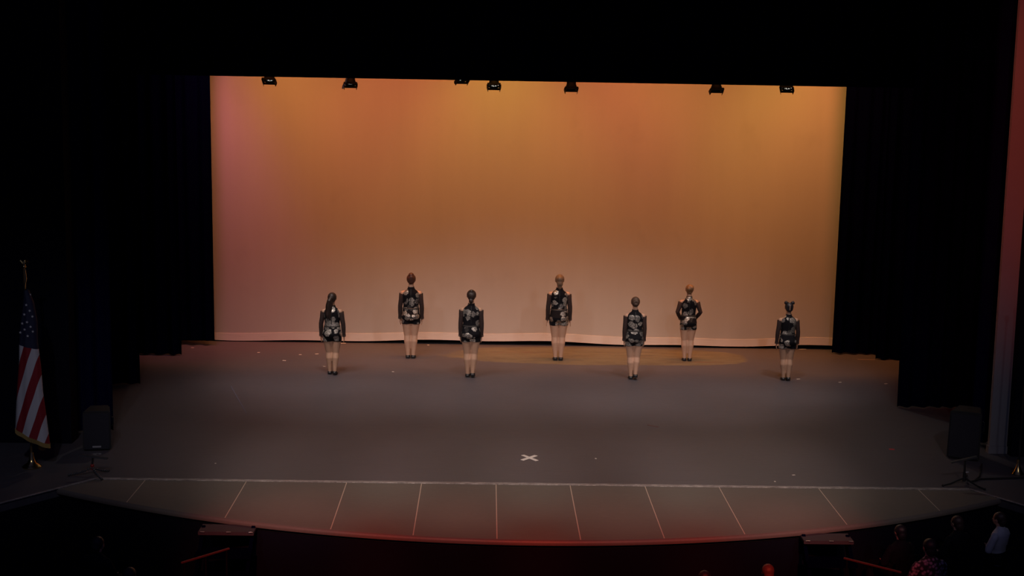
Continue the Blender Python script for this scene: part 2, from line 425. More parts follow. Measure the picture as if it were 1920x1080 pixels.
link('canvas', sheet(hem_hi, lambda x: 8.2, 180, 14, 0.0), M_CANVAS, cyc, True)
link('hem', sheet(hem_lo, lambda x: hem_hi(x)+0.004, 180, 2, -0.0065), M_HEM, cyc, True)

# ------------------------------------------------------------------ hanging stage lights
PIPE_Z = zb+0.62
def stage_light(px, ybot, tilt, label, turn=0.0, cable=False):
    Y = BY+0.32
    P = atY(px, ybot, Y)
    root = empty('stage_light', (P.x, Y, P.z), turn)
    tag(root, label, 'stage light', 'stage lights hanging under the border')
    R = Matrix.Rotation(-tilt, 4, 'X'); M = Matrix.Translation((0, 0, 0.085)) @ R
    bm = bmesh.new()
    lathe(bm, [(0.0, 0.30), (0.045, 0.30), (0.06, 0.28), (0.075, 0.20), (0.078, 0.06), (0.092, 0.02), (0.096, -0.02), (0.090, -0.02), (0.086, 0.015), (0.0, 0.015)], 20, M)
    for k in range(4):
        lathe(bm, [(0.079, 0.10+k*0.03), (0.083, 0.10+k*0.03), (0.083, 0.11+k*0.03), (0.079, 0.11+k*0.03)], 20, M)
    link('housing', bm, M_FIX, root, True)
    bm = bmesh.new()
    for a in (0, 1, 2, 3):
        ang = a*math.pi/2; c = Vector((math.cos(ang)*0.098, math.sin(ang)*0.098, -0.028))
        box(bm, M @ c, (0.026 if a % 2 == 0 else 0.215, 0.215 if a % 2 == 0 else 0.026, 0.03), R.to_3x3())
    link('gel_frame', bm, M_FIX, root)
    for s in (-1, 1):                                 # two short flaps standing off the frame
        bm = bmesh.new(); box(bm, M @ Vector((s*0.108, 0, -0.055)), (0.006, 0.16, 0.07), R.to_3x3() @ Matrix.Rotation(s*0.3, 3, 'Y'))
        link('barn_door', bm, M_FIX, root)
    bm = bmesh.new(); lathe(bm, [(0.0, 0.006), (0.05, 0.004), (0.085, 0.010), (0.085, 0.014), (0.0, 0.014)], 20, M)
    link('lens', bm, M_LENS, root, True)
    bm = bmesh.new()
    for s in (-1, 1):
        tube(bm, [(s*0.085, 0.0, 0.21), (s*0.115, 0, 0.23), (s*0.115, 0, 0.44)], 0.011, 6)
    tube(bm, [(-0.12, 0, 0.44), (0.12, 0, 0.44)], 0.012, 6); tube(bm, [(0, 0, 0.44), (0, 0, PIPE_Z-P.z)], 0.014, 6)
    link('yoke', bm, M_FIX, root)
    link('clamp', bbox((0, 0, PIPE_Z-P.z), (0.05, 0.085, 0.09), 0.008), M_FIX, root)
    if cable:
        bm = bmesh.new(); tube(bm, [(-0.03, -0.10, 0.20), (-0.07, -0.105, 0.17), (-0.075, -0.105, 0.11), (-0.115, -0.08, 0.05), (-0.125, -0.05, 0.0)], 0.017, 8)
        c = link('cable', bm, M_WHITE, root, True); c['label'] = 'white power cable'
    return root
t = NT('painted_glint_lens_glass'); t.b.inputs['Base Color'].default_value = (0.03, 0.03, 0.03, 1); t.b.inputs['Roughness'].default_value = 0.15
t.b.inputs['Emission Color'].default_value = (1.0, 0.93, 0.85, 1); t.b.inputs['Emission Strength'].default_value = 1.6
t.l(t.ramp(t.noise(t.coord(), 26, 3), [(0.52, (0.0, 0.0, 0.0)), (0.64, (1, 0.93, 0.85))]), t.b.inputs['Emission Color'])  # white glints painted on the lens as glowing noise patches
M_LENS = t.m
for px, yb, ti, tn, lab, cab in ((505, 159, 0.42, 0.0, 'leftmost hanging stage light with glints painted on its lens', False),
        (657, 166, 0.35, 0.1, 'black hanging stage light with a white cable, second from left', True),
        (866, 157, 0.5, 0.3, 'small black hanging stage light barely below the border, left of centre', False),
        (926, 169, 0.45, 0.0, 'black hanging stage light above the bright amber pool at centre', False),
        (1071, 174, 0.30, 0.0, 'black hanging stage light right of centre, over the reddish part of the backdrop', False),
        (1343, 176, 0.30, 0.0, 'black hanging stage light second from right', False),
        (1475, 174, 0.45, -0.3, 'rightmost hanging stage light with glints painted on its lens', False)):
    L = stage_light(px, yb, ti, lab, tn, cab)
pz = PIPE_Z
bm = bmesh.new(); tube(bm, [(-8.4, BY+0.32, pz), (9.7, BY+0.32, pz)], 0.024, 10)
tag(link('light_pipe', bm, M_FIX, sm=True), 'black steel pipe carrying the hanging stage lights behind the border', 'pipe')
for px in (505, 926, 1343, 1475):                       # the hung lights rake the dancers from above
    P = atY(px, 150, BY+0.32)
    spot('hanging_spotlight', (P.x, BY-0.25, P.z+0.05), (P.x*0.85+0.1, 20.5, 0.8), 75, (1.0, 0.90, 0.78), 75, 0.9, 0.07)

# ------------------------------------------------------------------ dancers
def skin_mat(name, c):
    t = NT(name); nz = t.noise(t.coord(), 14)
    t.l(t.mix(nz, tuple(x*0.92 for x in c), tuple(x*1.06 for x in c)), t.b.inputs['Base Color'])
    t.b.inputs['Roughness'].default_value = 0.5; t.b.inputs['Specular IOR Level'].default_value = 0.3
    return t.m
M_SKIN = skin_mat('fair_skin', (0.62, 0.375, 0.255))
M_SKIN2 = skin_mat('tan_skin', (0.55, 0.335, 0.225))
def costume_mat():
    t = NT('black_velvet_with_foil_flowers')
    oi = t.n('ShaderNodeObjectInfo'); mp = t.n('ShaderNodeMapping'); t.l(t.coord(), mp.inputs[0])
    cx = t.n('ShaderNodeCombineXYZ'); 
    for i, k in enumerate((37.0, 11.0, 23.0)): t.l(t.math('MULTIPLY', oi.outputs['Random'], k), cx.inputs[i])
    t.l(cx.outputs[0], mp.inputs['Location']); v = mp.outputs[0]
    wn = t.n('ShaderNodeTexNoise', Scale=26.0, Detail=2.0); t.l(v, wn.inputs[0])
    ad = t.n('ShaderNodeVectorMath', operation='MULTIPLY_ADD'); t.l(wn.outputs['Color'], ad.inputs[0]); ad.inputs[1].default_value = (0.035,)*3; t.l(v, ad.inputs[2])
    vo = t.n('ShaderNodeTexVoronoi', Scale=11.0); t.l(ad.outputs[0], vo.inputs['Vector'])
    pet = t.n('ShaderNodeTexVoronoi', Scale=34.0, feature='DISTANCE_TO_EDGE'); t.l(ad.outputs[0], pet.inputs['Vector'])
    sep = t.n('ShaderNodeSeparateColor'); t.l(vo.outputs['Color'], sep.inputs[0])
    blot = t.ramp(vo.outputs['Distance'], [(0.44, (1, 1, 1)), (0.58, (0, 0, 0))])
    pick = t.ramp(sep.outputs[0], [(0.14, (0, 0, 0)), (0.24, (1, 1, 1))])
    petal = t.ramp(pet.outputs['Distance'], [(0.03, (0.15,)*3), (0.12, (1, 1, 1))])
    mask = t.math('MULTIPLY', t.math('MULTIPLY', blot, pick), petal)
    lev = t.mix(sep.outputs[1], (0.34, 0.32, 0.30), (0.95, 0.89, 0.78))
    t.l(t.mix(mask, (0.006, 0.006, 0.009), lev), t.b.inputs['Base Color'])
    t.l(t.math('MULTIPLY', mask, 0.85), t.b.inputs['Metallic'])
    t.l(t.math('SUBTRACT', 0.85, t.math('MULTIPLY', mask, 0.57)), t.b.inputs['Roughness'])
    t.b.inputs['Specular IOR Level'].default_value = 0.2
    return t.m
M_COST = costume_mat()
M_TRIM = plain('black_satin_trim', (0.008, 0.008, 0.010), 0.5)
def sheer():
    t = NT('sheer_black_mesh'); t.b.inputs['Base Color'].default_value = (0.020, 0.011, 0.014, 1); t.b.inputs['Roughness'].default_value = 0.8
    t.l(t.ramp(t.noise(t.coord(), 240, 1), [(0.3, (0.70,)*3), (0.7, (0.90,)*3)]), t.b.inputs['Alpha'])
    return t.m
M_SHEER = sheer()
M_SHOE = plain('black_leather', (0.010, 0.010, 0.012), 0.42)
M_EYE = plain('dark_eye', (0.03, 0.02, 0.015), 0.2)
M_LIP = plain('lip_pink', (0.45, 0.16, 0.14), 0.5)
def hair_mat(name, c):
    t = NT(name); nz = t.noise(t.mapped((9, 9, 1.2)), 14, 5, 0.7)
    t.l(t.mix(nz, tuple(x*0.45 for x in c), tuple(min(1, x*1.55) for x in c)), t.b.inputs['Base Color'])
    t.b.inputs['Roughness'].default_value = 0.42; t.bump(nz, 0.5, 0.006)
    return t.m
H_DARK = hair_mat('dark_brown_hair', (0.030, 0.018, 0.014)); H_AUB = hair_mat('auburn_hair', (0.085, 0.032, 0.020))
H_LBR = hair_mat('light_brown_hair', (0.20, 0.125, 0.075)); H_MBR = hair_mat('brown_hair', (0.085, 0.050, 0.034))
H_BLD = hair_mat('strawberry_blond_hair', (0.26, 0.15, 0.072)); H_BLK = hair_mat('black_hair', (0.018, 0.016, 0.020))

TORSO = [(0.452, 0.080, 0.058, -0.004), (0.478, 0.098, 0.074, -0.012), (0.510, 0.101, 0.078, -0.015), (0.545, 0.094, 0.069, -0.008), (0.595, 0.086, 0.056, 0.0),
         (0.63, 0.083, 0.054, 0.003), (0.67, 0.086, 0.056, 0.004), (0.72, 0.093, 0.060, 0.003), (0.76, 0.097, 0.056, 0.0), (0.787, 0.092, 0.047, -0.004),
         (0.808, 0.066, 0.036, -0.007), (0.826, 0.036, 0.031, -0.006), (0.85, 0.0295, 0.030, -0.002), (0.885, 0.030, 0.032, 0.004)]
def hand(bm, wrist, d, side, s, spread=0.0, curl=0.25):
    # palm and five fingers; d = direction of the hand, side = +1 right, thumb towards the front (+y)
    d = Vector(d).normalized(); fwd = Vector((0, 1, 0)); fwd = (fwd-d*fwd.dot(d)).normalized(); inn = Vector((-side, 0, 0)); inn = (inn-d*inn.dot(d)-fwd*inn.dot(fwd)).normalized()
    w = Vector(wrist)
    rings = []
    for f, hw, ht in ((-0.02, 0.019, 0.015), (0.012, 0.024, 0.014), (0.045, 0.033, 0.0125), (0.072, 0.034, 0.0115), (0.080, 0.028, 0.008)):
        c = w + d*f*s
        rings.append([c + fwd*math.cos(2*math.pi*k/12)*hw*s + inn*math.sin(2*math.pi*k/12)*ht*s for k in range(12)])
    ring_loft(bm, rings)
    for k, (off, ln, r) in enumerate(((0.026, 0.066, 0.0076), (0.009, 0.074, 0.0080), (-0.009, 0.068, 0.0078), (-0.0255, 0.054, 0.0070))):
        b = w + d*0.066*s + fwd*off*s
        dd = (d + fwd*(off*(5+spread*14)) + inn*curl*0.35).normalized(); d2 = (dd + inn*curl*0.7).normalized(); d3 = (d2 + inn*curl*0.8).normalized()
        p1 = b+dd*ln*0.48*s; p2 = p1+d2*ln*0.30*s; p3 = p2+d3*ln*0.26*s
        tube(bm, [b, p1, p2, p3], [r*1.1*s, r*s, r*0.92*s, r*0.6*s], 8)
    b = w + d*0.02*s + fwd*0.018*s; dd = (d*0.75+fwd*(0.75+spread)+inn*0.3).normalized(); d2 = (d+fwd*0.25+inn*0.25).normalized()
    p1 = b+dd*0.036*s; p2 = p1+d2*0.026*s; p3 = p2+d2*0.018*s
    tube(bm, [b, p1, p2, p3], [0.0125*s, 0.0098*s, 0.0088*s, 0.006*s], 8)

def head_shapes(bm, H, c):               # skull, jaw, nose, ears; c = centre of the head, face towards +y
    ball(bm, (c[0], c[1]-0.004*H, c[2]+0.008*H), (0.0475*H, 0.059*H, 0.058*H), 20)
    ball(bm, (c[0], c[1]+0.016*H, c[2]-0.022*H), (0.039*H, 0.042*H, 0.042*H), 16)
    ball(bm, (c[0], c[1]+0.036*H, c[2]-0.047*H), (0.019*H, 0.018*H, 0.014*H), 12)
    tube(bm, [(c[0], c[1]+0.052*H, c[2]+0.008*H), (c[0], c[1]+0.064*H, c[2]-0.013*H), (c[0], c[1]+0.054*H, c[2]-0.019*H)], [0.006*H, 0.009*H, 0.008*H], 8)
    for s in (-1, 1):
        ball(bm, (c[0]+s*0.049*H, c[1]-0.002*H, c[2]-0.006*H), (0.006*H, 0.012*H, 0.018*H), 10)

def face_parts(root, H, c):
    for s in (-1, 1):
        bm = bmesh.new(); ball(bm, (c[0]+s*0.019*H, c[1]+0.0525*H, c[2]+0.004*H), (0.0075*H, 0.005*H, 0.0045*H), 10); link('eye', bm, M_EYE, root, True)
    bm = bmesh.new(); ball(bm, (c[0], c[1]+0.0545*H, c[2]-0.0345*H), (0.014*H, 0.005*H, 0.0045*H), 10); link('mouth', bm, M_LIP, root, True)

def hair_cap(bm, H, c):
    ball(bm, (c[0], c[1]-0.012*H, c[2]+0.013*H), (0.0545*H, 0.0600*H, 0.0585*H), 20)
    ball(bm, (c[0], c[1]-0.030*H, c[2]-0.012*H), (0.043*H, 0.034*H, 0.040*H), 16)

def dancer(px, fy, ty, label, hair, hmat, feet=((0, 0, 0), (0, 0, 0)), arms='down', skin=None, lean=0.0, headturn=0.0, armout=0.0, spread=0.0, hips=1.0, name='person'):
    P = flr(px, fy); top = atY(px, ty, P.y)
    H = top.z - 0.0
    rz = lean
    root = empty(name, (P.x, P.y, 0), rz); skin = skin or M_SKIN
    tag(root, label, 'person', 'dancers standing in two staggered rows with their backs turned')
    hz = Vector((0, 0.008*H, 0.935*H))
    # ---- joints
    J = {}
    for i, s in enumerate((-1, 1)):
        fx, fyy, up = feet[i]
        J[s] = dict(hip=Vector((s*0.050*H*hips, 0, 0.475*H)), knee=Vector((s*0.041*H+fx*0.45*H, 0.010*H+fyy*0.5*H+up*0.3*H, 0.268*H)),
                    ank=Vector((s*0.031*H+fx*H, -0.012*H+fyy*H, 0.050*H+up*H)), up=up)
        if arms == 'down':
            J[s].update(sh=Vector((s*0.103*H, -0.004*H, 0.776*H)), el=Vector((s*(0.122+armout)*H, -0.006*H, 0.625*H)), wr=Vector((s*(0.124+armout*1.2)*H, 0.022*H, 0.478*H)))
        else:                                     # hands brought to the front of the hips, elbows out
            J[s].update(sh=Vector((s*0.102*H, -0.004*H, 0.776*H)), el=Vector((s*0.150*H, -0.030*H, 0.645*H)), wr=Vector((s*0.098*H, 0.070*H, 0.545*H)))
    # ---- body: one continuous surface
    bm = bmesh.new()
    ring_loft(bm, [sring((0, y*H, z*H), rx*H*(hips if z < 0.56 else 1), ry*H) for z, rx, ry, y in TORSO])
    head_shapes(bm, H, hz)
    for s in (-1, 1):
        j = J[s]; h, k, a = j['hip'], j['knee'], j['ank']
        calf = k.lerp(a, 0.30)+Vector((0, -0.010*H, 0))
        tube(bm, [h+Vector((0, 0, 0.02*H)), h.lerp(k, 0.25)+Vector((s*0.003*H, -0.004*H, 0)), h.lerp(k, 0.6), k, calf, k.lerp(a, 0.65)+Vector((0, -0.003*H, 0)), a, a-Vector((0, 0, 0.022*H))],
             [0.054*H*hips, 0.0565*H*hips, 0.049*H*hips, 0.0385*H, 0.042*H, 0.032*H, 0.0235*H, 0.024*H], 14)
        tube(bm, [a+Vector((0, -0.015*H, -0.030*H)), a+Vector((0, 0.03*H, -0.034*H)), a+Vector((0, 0.085*H, -0.040*H-j['up']*H*0.8))], [0.018*H, 0.018*H, 0.013*H], 10)
        ball(bm, j['sh']+Vector((-s*0.006*H, 0, -0.004*H)), (0.030*H, 0.030*H, 0.032*H), 14)
        tube(bm, [j['sh']+Vector((-s*0.04*H, 0, 0.012*H)), j['sh']+Vector((-s*0.004*H, 0, 0)), j['sh'].lerp(j['el'], 0.4), j['el'], j['el'].lerp(j['wr'], 0.3), j['wr']], [0.024*H, 0.028*H, 0.0255*H, 0.0205*H, 0.0215*H, 0.0135*H], 12)
    body = remesh(bm, 0.0085, 4)
    bm = bmesh.new()
    for s in (-1, 1):
        j = J[s]
        d = (j['wr']-j['el']).normalized()
        if arms != 'down': d = Vector((-s*0.9, 0.35, -0.35))
        hand(bm, j['wr'], d+Vector((s*spread*0.5, 0, 0)), s, H/1.55, spread, 0.25 if spread == 0 else 0.1)
    hm = remesh(bm, 0.0038, 2)
    bm = bmesh.new(); bm.from_mesh(body); bm.from_mesh(hm)
    bpy.data.meshes.remove(body); bpy.data.meshes.remove(hm)
    me = bpy.data.meshes.new('body'); bm.to_mesh(me); bm.free()
    b = link('body', me, skin, root, True); b['label'] = 'bare skin of head, shoulders, hands and legs'
    face_parts(root, H, hz)
    # ---- costume
    o = 0.009*H
    bm = bmesh.new(); top_secs = [(z, rx, ry, y) for z, rx, ry, y in TORSO if 0.55 < z < 0.79]
    rings = [sring((0, y*H, z*H), rx*H+o*0.8, ry*H+o) for z, rx, ry, y in top_secs[:-2]]
    for z, rx, ry, y in ((0.745, 0.099, 0.060, 0.001), (0.765, 0.097, 0.057, -0.002), (0.787, 0.091, 0.050, -0.005), (0.806, 0.070, 0.041, -0.008), (0.822, 0.043, 0.035, -0.007), (0.842, 0.034, 0.034, -0.004), (0.849, 0.032, 0.032, -0.003)):
        rings.append(sring((0, y*H, z*H), rx*H+0.004*H, ry*H+o*0.85))
    ring_loft(bm, rings)
    c = link('top', remesh(bm, 0.010, 2), M_COST, root); c['label'] = 'black halter top with metallic flower foil'
    bm = bmesh.new()
    ring_loft(bm, [sring((0, -0.003*H, z*H), rx*H, ry*H, 24, 2.0) for z, rx, ry in ((0.838, 0.0375, 0.0385), (0.846, 0.038, 0.039), (0.853, 0.0365, 0.0375))], cap=False)
    link('collar', bm, M_TRIM, root, True)
    bm = bmesh.new()
    pts = [(0, -(ry*H+o)+y*H-0.003, z*H) for z, rx, ry, y in top_secs[1:-2]] + [(0, -0.0675*H, 0.765*H), (0, -0.062*H, 0.787*H), (0, -0.0565*H, 0.806*H), (0, -0.051*H, 0.83*H)]
    for p, q in zip(pts[:-1], pts[1:]):
        mid = (Vector(p)+Vector(q))/2; dv = Vector(q)-Vector(p); box(bm, mid, (0.010, 0.004, dv.length), Matrix.Rotation(-math.atan2(dv.y, dv.z), 3, 'X'))
    link('zipper', bm, M_TRIM, root)
    bm = bmesh.new()
    ring_loft(bm, [sring((0, y*H, z*H), rx*H*hips+o, ry*H+o) for z, rx, ry, y in TORSO if z < 0.60])
    for s in (-1, 1):
        j = J[s]; h, k = j['hip'], j['knee']
        tube(bm, [h+Vector((0, -0.004*H, 0.02*H)), h.lerp(k, 0.15)+Vector((s*0.002*H, -0.004*H, 0)), h.lerp(k, 0.285)+Vector((s*0.002*H, -0.004*H, 0))], [0.060*H*hips, 0.0620*H*hips, 0.0620*H*hips], 16)
    c = link('shorts', remesh(bm, 0.010, 2), M_COST, root); c['label'] = 'black shorts with metallic flower foil'
    bm = bmesh.new(); ring_loft(bm, [sring((0, 0.0, z*H), rx*H, ry*H, 28) for z, rx, ry in ((0.588, 0.0970, 0.0680), (0.590, 0.0985, 0.070), (0.603, 0.0970, 0.069), (0.605, 0.094, 0.066))], closed=False, cap=False)
    link('waistband', bm, M_WBAND, root, True)
    for s in (-1, 1):
        j = J[s]; bm = bmesh.new(); sh, el, wr = j['sh'], j['el'], j['wr']
        tube(bm, [sh.lerp(el, 0.05)+Vector((s*0.003*H, 0, 0)), sh.lerp(el, 0.14)+Vector((s*0.002*H, 0, 0)), sh.lerp(el, 0.5), el, el.lerp(wr, 0.35), el.lerp(wr, 0.8), wr+(wr-el).normalized()*0.006*H],
             [0.0315*H, 0.0330*H, 0.0300*H, 0.0265*H, 0.0265*H, 0.022*H, 0.0235*H], 14, cap=False)
        bm.verts.ensure_lookup_table()
        for v in bm.verts[:28]: v.co.z += s*(v.co.x-sh.x)*0.22
        q = link('sleeve', bm, M_SHEER, root, True); q['label'] = 'sheer dark mesh sleeve'
        bm = bmesh.new(); a = wr+(wr-el).normalized()*0.004*H; b2 = wr+(wr-el).normalized()*0.010*H
        tube(bm, [a, b2], [0.0240*H, 0.0245*H], 14, cap=False); link('cuff', bm, M_TRIM, q, True)
        # shoe with a low heel
        an = j['ank']; up = j['up']; bm = bmesh.new()
        heel = an+Vector((0, -0.016*H, -0.036*H)); toe = an+Vector((s*0.006*H, 0.100*H, -0.040*H-up*H)); mid = heel.lerp(toe, 0.55)+Vector((0, 0, -0.001*H-up*0.2*H))
        tube(bm, [heel+Vector((0, -0.006*H, 0.020*H)), heel+Vector((0, 0.004*H, 0.006*H)), heel.lerp(mid, 0.5)+Vector((0, 0, 0.004*H)), mid, mid.lerp(toe, 0.6), toe], [0.021*H, 0.0285*H, 0.0275*H, 0.028*H, 0.022*H, 0.011*H], 12)
        tube(bm, [an+Vector((0, 0, -0.036*H)), an+Vector((0, -0.002*H, -0.010*H))], [0.029*H, 0.0280*H], 12)
        for v in bm.verts:
            lo = 0.004 + max(0.0, up*H*(1-(v.co.y-heel.y)/(toe.y-heel.y)))
            if v.co.z < lo: v.co.z = lo
        me = remesh(bm, 0.006, 2); sh_o = link('shoe', me, M_SHOE, root)
        link('heel', bbox((heel.x, heel.y+0.004*H, 0.011*H/1+up*H), (0.044*H, 0.040*H, 0.020*H), 0.003), M_SHOE, sh_o)
    # ---- hair
    bm = bmesh.new(); hair_cap(bm, H, hz)
    if hair == 'ponytail':
        pts = [hz+Vector((-0.006*H, -0.062*H, 0.010*H)), hz+Vector((-0.020*H, -0.080*H, -0.020*H)), hz+Vector((-0.034*H, -0.076*H, -0.075*H)), hz+Vector((-0.040*H, -0.070*H, -0.135*H)), hz+Vector((-0.044*H, -0.078*H, -0.195*H)), hz+Vector((-0.040*H, -0.080*H, -0.240*H))]
        tube(bm, pts, [0.020*H, 0.029*H, 0.033*H, 0.032*H, 0.026*H, 0.008*H], 12)
        tube(bm, [p+Vector((0.022*H, 0.006*H, -0.01*H)) for p in pts[1:]], [0.022*H, 0.026*H, 0.024*H, 0.018*H, 0.006*H], 10)
        ball(bm, hz+Vector((-0.024*H, -0.03*H, -0.035*H)), (0.034*H, 0.035*H, 0.045*H))
    elif hair == 'high_bun':
        ball(bm, hz+Vector((0, -0.030*H, 0.058*H)), (0.034*H, 0.034*H, 0.028*H)); ball(bm, hz+Vector((0.004*H, -0.054*H, 0.030*H)), (0.026*H, 0.02*H, 0.028*H))
        ball(bm, hz+Vector((0, -0.03*H, -0.015*H)), (0.046*H, 0.036*H, 0.032*H))
    elif hair == 'two_knots':
        ball(bm, hz+Vector((0, -0.042*H, 0.056*H)), (0.022*H, 0.022*H, 0.020*H)); ball(bm, hz+Vector((-0.004*H, -0.058*H, -0.050*H)), (0.026*H, 0.024*H, 0.030*H))
        ball(bm, hz+Vector((0, -0.050*H, 0.006*H)), (0.042*H, 0.026*H, 0.042*H))
    elif hair == 'long_bun':
        ball(bm, hz+Vector((0, -0.062*H, 0.018*H)), (0.034*H, 0.024*H, 0.034*H)); ball(bm, hz+Vector((0.002*H, -0.060*H, -0.030*H)), (0.036*H, 0.026*H, 0.045*H)); ball(bm, hz+Vector((0.002*H, -0.056*H, -0.072*H)), (0.022*H, 0.02*H, 0.03*H))
    elif hair == 'back_bun':
        n = 18; rings = []
        for k in range(n):
            a = 2*math.pi*k/n; cc = hz+Vector((0.022*H*math.cos(a), -0.072*H, 0.006*H+0.020*H*math.sin(a)))
            u = Vector((math.cos(a), 0, math.sin(a)))
            rings.append([cc+(u*math.cos(2*math.pi*q/8)+Vector((0, 1, 0))*math.sin(2*math.pi*q/8))*0.018*H for q in range(8)])
        ring_loft(bm, rings, closed=True); ball(bm, hz+Vector((0, -0.072*H, 0.006*H)), (0.014*H, 0.012*H, 0.014*H))
    elif hair == 'big_bun':
        ball(bm, hz+Vector((0.004*H, -0.050*H, 0.030*H)), (0.048*H, 0.034*H, 0.044*H)); ball(bm, hz+Vector((0.018*H, -0.070*H, 0.028*H)), (0.030*H, 0.020*H, 0.030*H))
        ball(bm, hz+Vector((-0.014*H, -0.074*H, 0.018*H)), (0.026*H, 0.018*H, 0.024*H))
    elif hair == 'space_buns':
        ball(bm, hz+Vector((0, -0.034*H, -0.010*H)), (0.047*H, 0.035*H, 0.044*H))
    me = remesh(bm, 0.007, 2); ho = link('hair', me, hmat, root)
    if hair == 'space_buns':
        for s in (-1, 1):
            bm = bmesh.new(); c0 = hz+Vector((s*0.042*H, -0.022*H, 0.062*H))
            ball(bm, c0, (0.024*H, 0.022*H, 0.023*H), 14)
            for k in range(9):
                dv = Vector((random.uniform(-1, 1), random.uniform(-1, 1), random.uniform(-0.6, 1))).normalized(); ball(bm, c0+dv*0.015*H, 0.011*H, 8)
            bn = link('hair_bun', remesh(bm, 0.006, 1), hmat, ho); bn['label'] = 'puffy bun on top of the head'
        bm = bmesh.new(); tube(bm, [hz+Vector((0, -0.030*H, 0.0705*H)), hz+Vector((0, -0.064*H, 0.040*H)), hz+Vector((0, -0.0725*H, 0.010*H)), hz+Vector((0, -0.0700*H, -0.025*H))], 0.0028*H, 6)
        pt = link('parting', bm, M_SKIN, ho, True); pt['label'] = 'straight pale parting'
    else:
        bm = bmesh.new(); by = {'ponytail': (-0.012, -0.068, -0.004), 'high_bun': (0, -0.034, 0.040), 'two_knots': (0, -0.058, -0.024), 'long_bun': (0.002, -0.066, -0.052), 'back_bun': (0, -0.055, 0.006), 'big_bun': (0.004, -0.040, 0.0)}[hair]
        c0 = hz+Vector(by)*H
        rr = 0.019*H; n = 16; ax = {'high_bun': Vector((0, 0.3, 1)), 'back_bun': Vector((0, 1, 0)), 'big_bun': Vector((0, 1, 0.2))}.get(hair, Vector((0, 0.4, 1))).normalized()
        a1 = ax.orthogonal().normalized(); a2 = ax.cross(a1)
        rings = [[c0+(a1*math.cos(2*math.pi*k/n)+a2*math.sin(2*math.pi*k/n))*(rr+0.004*math.cos(q*math.pi/3))+ax*0.005*math.sin(q*math.pi/3) for q in range(6)] for k in range(n)]
        ring_loft(bm, rings, closed=True); link('hair_tie', bm, M_TRIM, ho, True)
    return root
M_WBAND = plain('dull_silver_band', (0.085, 0.080, 0.075), 0.5, 0.5, 0.6, 45)

dancer(623, 702, 549, 'dancer with a long dark ponytail falling over the left shoulder, far left', 'ponytail', H_DARK, ((0, 0.03, 0), (0.004, -0.015, 0.012)), skin=M_SKIN2, hips=1.04, armout=0.012, lean=-0.06)
dancer(770, 671, 514, 'dancer with an auburn top bun in the rear row, second from the left', 'high_bun', H_AUB, armout=0.004)
dancer(882, 707, 544, 'dancer with dark hair in two knots, one above the other, third from left', 'two_knots', H_DARK, ((0, 0.02, 0), (-0.006, -0.012, 0.016)), skin=M_SKIN2, armout=-0.004)
dancer(1046, 675, 515, 'dancer with light brown gathered hair and spread fingers at centre of rear row', 'long_bun', H_LBR, spread=0.25, armout=0.004)
dancer(1187, 711, 557, 'dancer with a coiled brown bun right of centre, one heel lifted', 'back_bun', H_MBR, ((0.004, 0.02, 0), (-0.008, -0.020, 0.030)), armout=-0.004)
dancer(1288, 676, 534, 'dancer with a strawberry blond bun holding her hands before her hips', 'big_bun', H_BLD, ((-0.006, 0, 0), (0, -0.004, 0)), arms='front')
dancer(1473, 713, 567, 'dancer with two puffy black hair buns at the far right', 'space_buns', H_BLK, ((0, 0.015, 0), (-0.004, -0.010, 0.008)), skin=M_SKIN2, armout=0.006)

# ------------------------------------------------------------------ flag, speakers, stands
def cloth_mat():
    t = NT('striped_flag_cloth'); sep = t.n('ShaderNodeSeparateXYZ'); t.l(t.coord(), sep.inputs[0])
    x, z = sep.outputs[0], sep.outputs[2]
    s = t.math('FRACT', t.math('ADD', t.math('DIVIDE', t.math('SUBTRACT', x, t.math('MULTIPLY', z, 0.33)), 0.205), 0.10))
    st = t.ramp(s, [(0.0, (0.62, 0.60, 0.62)), (0.50, (0.28, 0.008, 0.018))]); t.t.nodes[-1]
    for n in t.t.nodes:
        if n.type == 'VALTORGB': n.color_ramp.interpolation = 'CONSTANT'
    can = t.math('GREATER_THAN', t.math('ADD', z, t.math('MULTIPLY', x, 0.25)), 1.535)
    t.l(t.mix(can, st, (0.012, 0.014, 0.045)), t.b.inputs['Base Color']); t.b.inputs['Roughness'].default_value = 0.7
    return t.m
FP = flr(60, 876)
fl = empty('flag_stand', (FP.x, FP.y, 0)); tag(fl, 'draped American flag with gold fringe on a pole at the left', 'flag')
s_px = F_PX/ (FP-CAM).dot(FWD)
bm = bmesh.new(); lathe(bm, [(0.0, 0.0), (0.115, 0.0), (0.12, 0.012), (0.10, 0.03), (0.055, 0.06), (0.034, 0.10), (0.026, 0.16), (0.02, 0.19), (0.0, 0.19)], 28); link('base', bm, M_BRASS, fl, True)
top = atY(44, 500, FP.y); dx = top.x-FP.x
pole_top = Vector((dx*0.6, 0, top.z-0.02))
bm = bmesh.new(); tube(bm, [(0, 0, 0.15), pole_top], 0.0135, 10); link('pole', bm, plain('varnished_oak', (0.12, 0.07, 0.03), 0.4), fl, True)
bm = bmesh.new(); T = pole_top
ball(bm, T+Vector((0, 0, 0.02)), 0.024, 12); tube(bm, [T+Vector((0, 0, 0.03)), T+Vector((0, 0, 0.075)), T+Vector((0.012, 0, 0.10))], [0.016, 0.020, 0.009], 8)
for s in (-1, 1): tube(bm, [T+Vector((s*0.012, 0, 0.055)), T+Vector((s*0.045, 0, 0.095)), T+Vector((s*0.062, 0, 0.075))], [0.016, 0.012, 0.003], 6)
e = link('finial', bm, M_BRASS, fl, True); e['label'] = 'small gilt eagle finial'
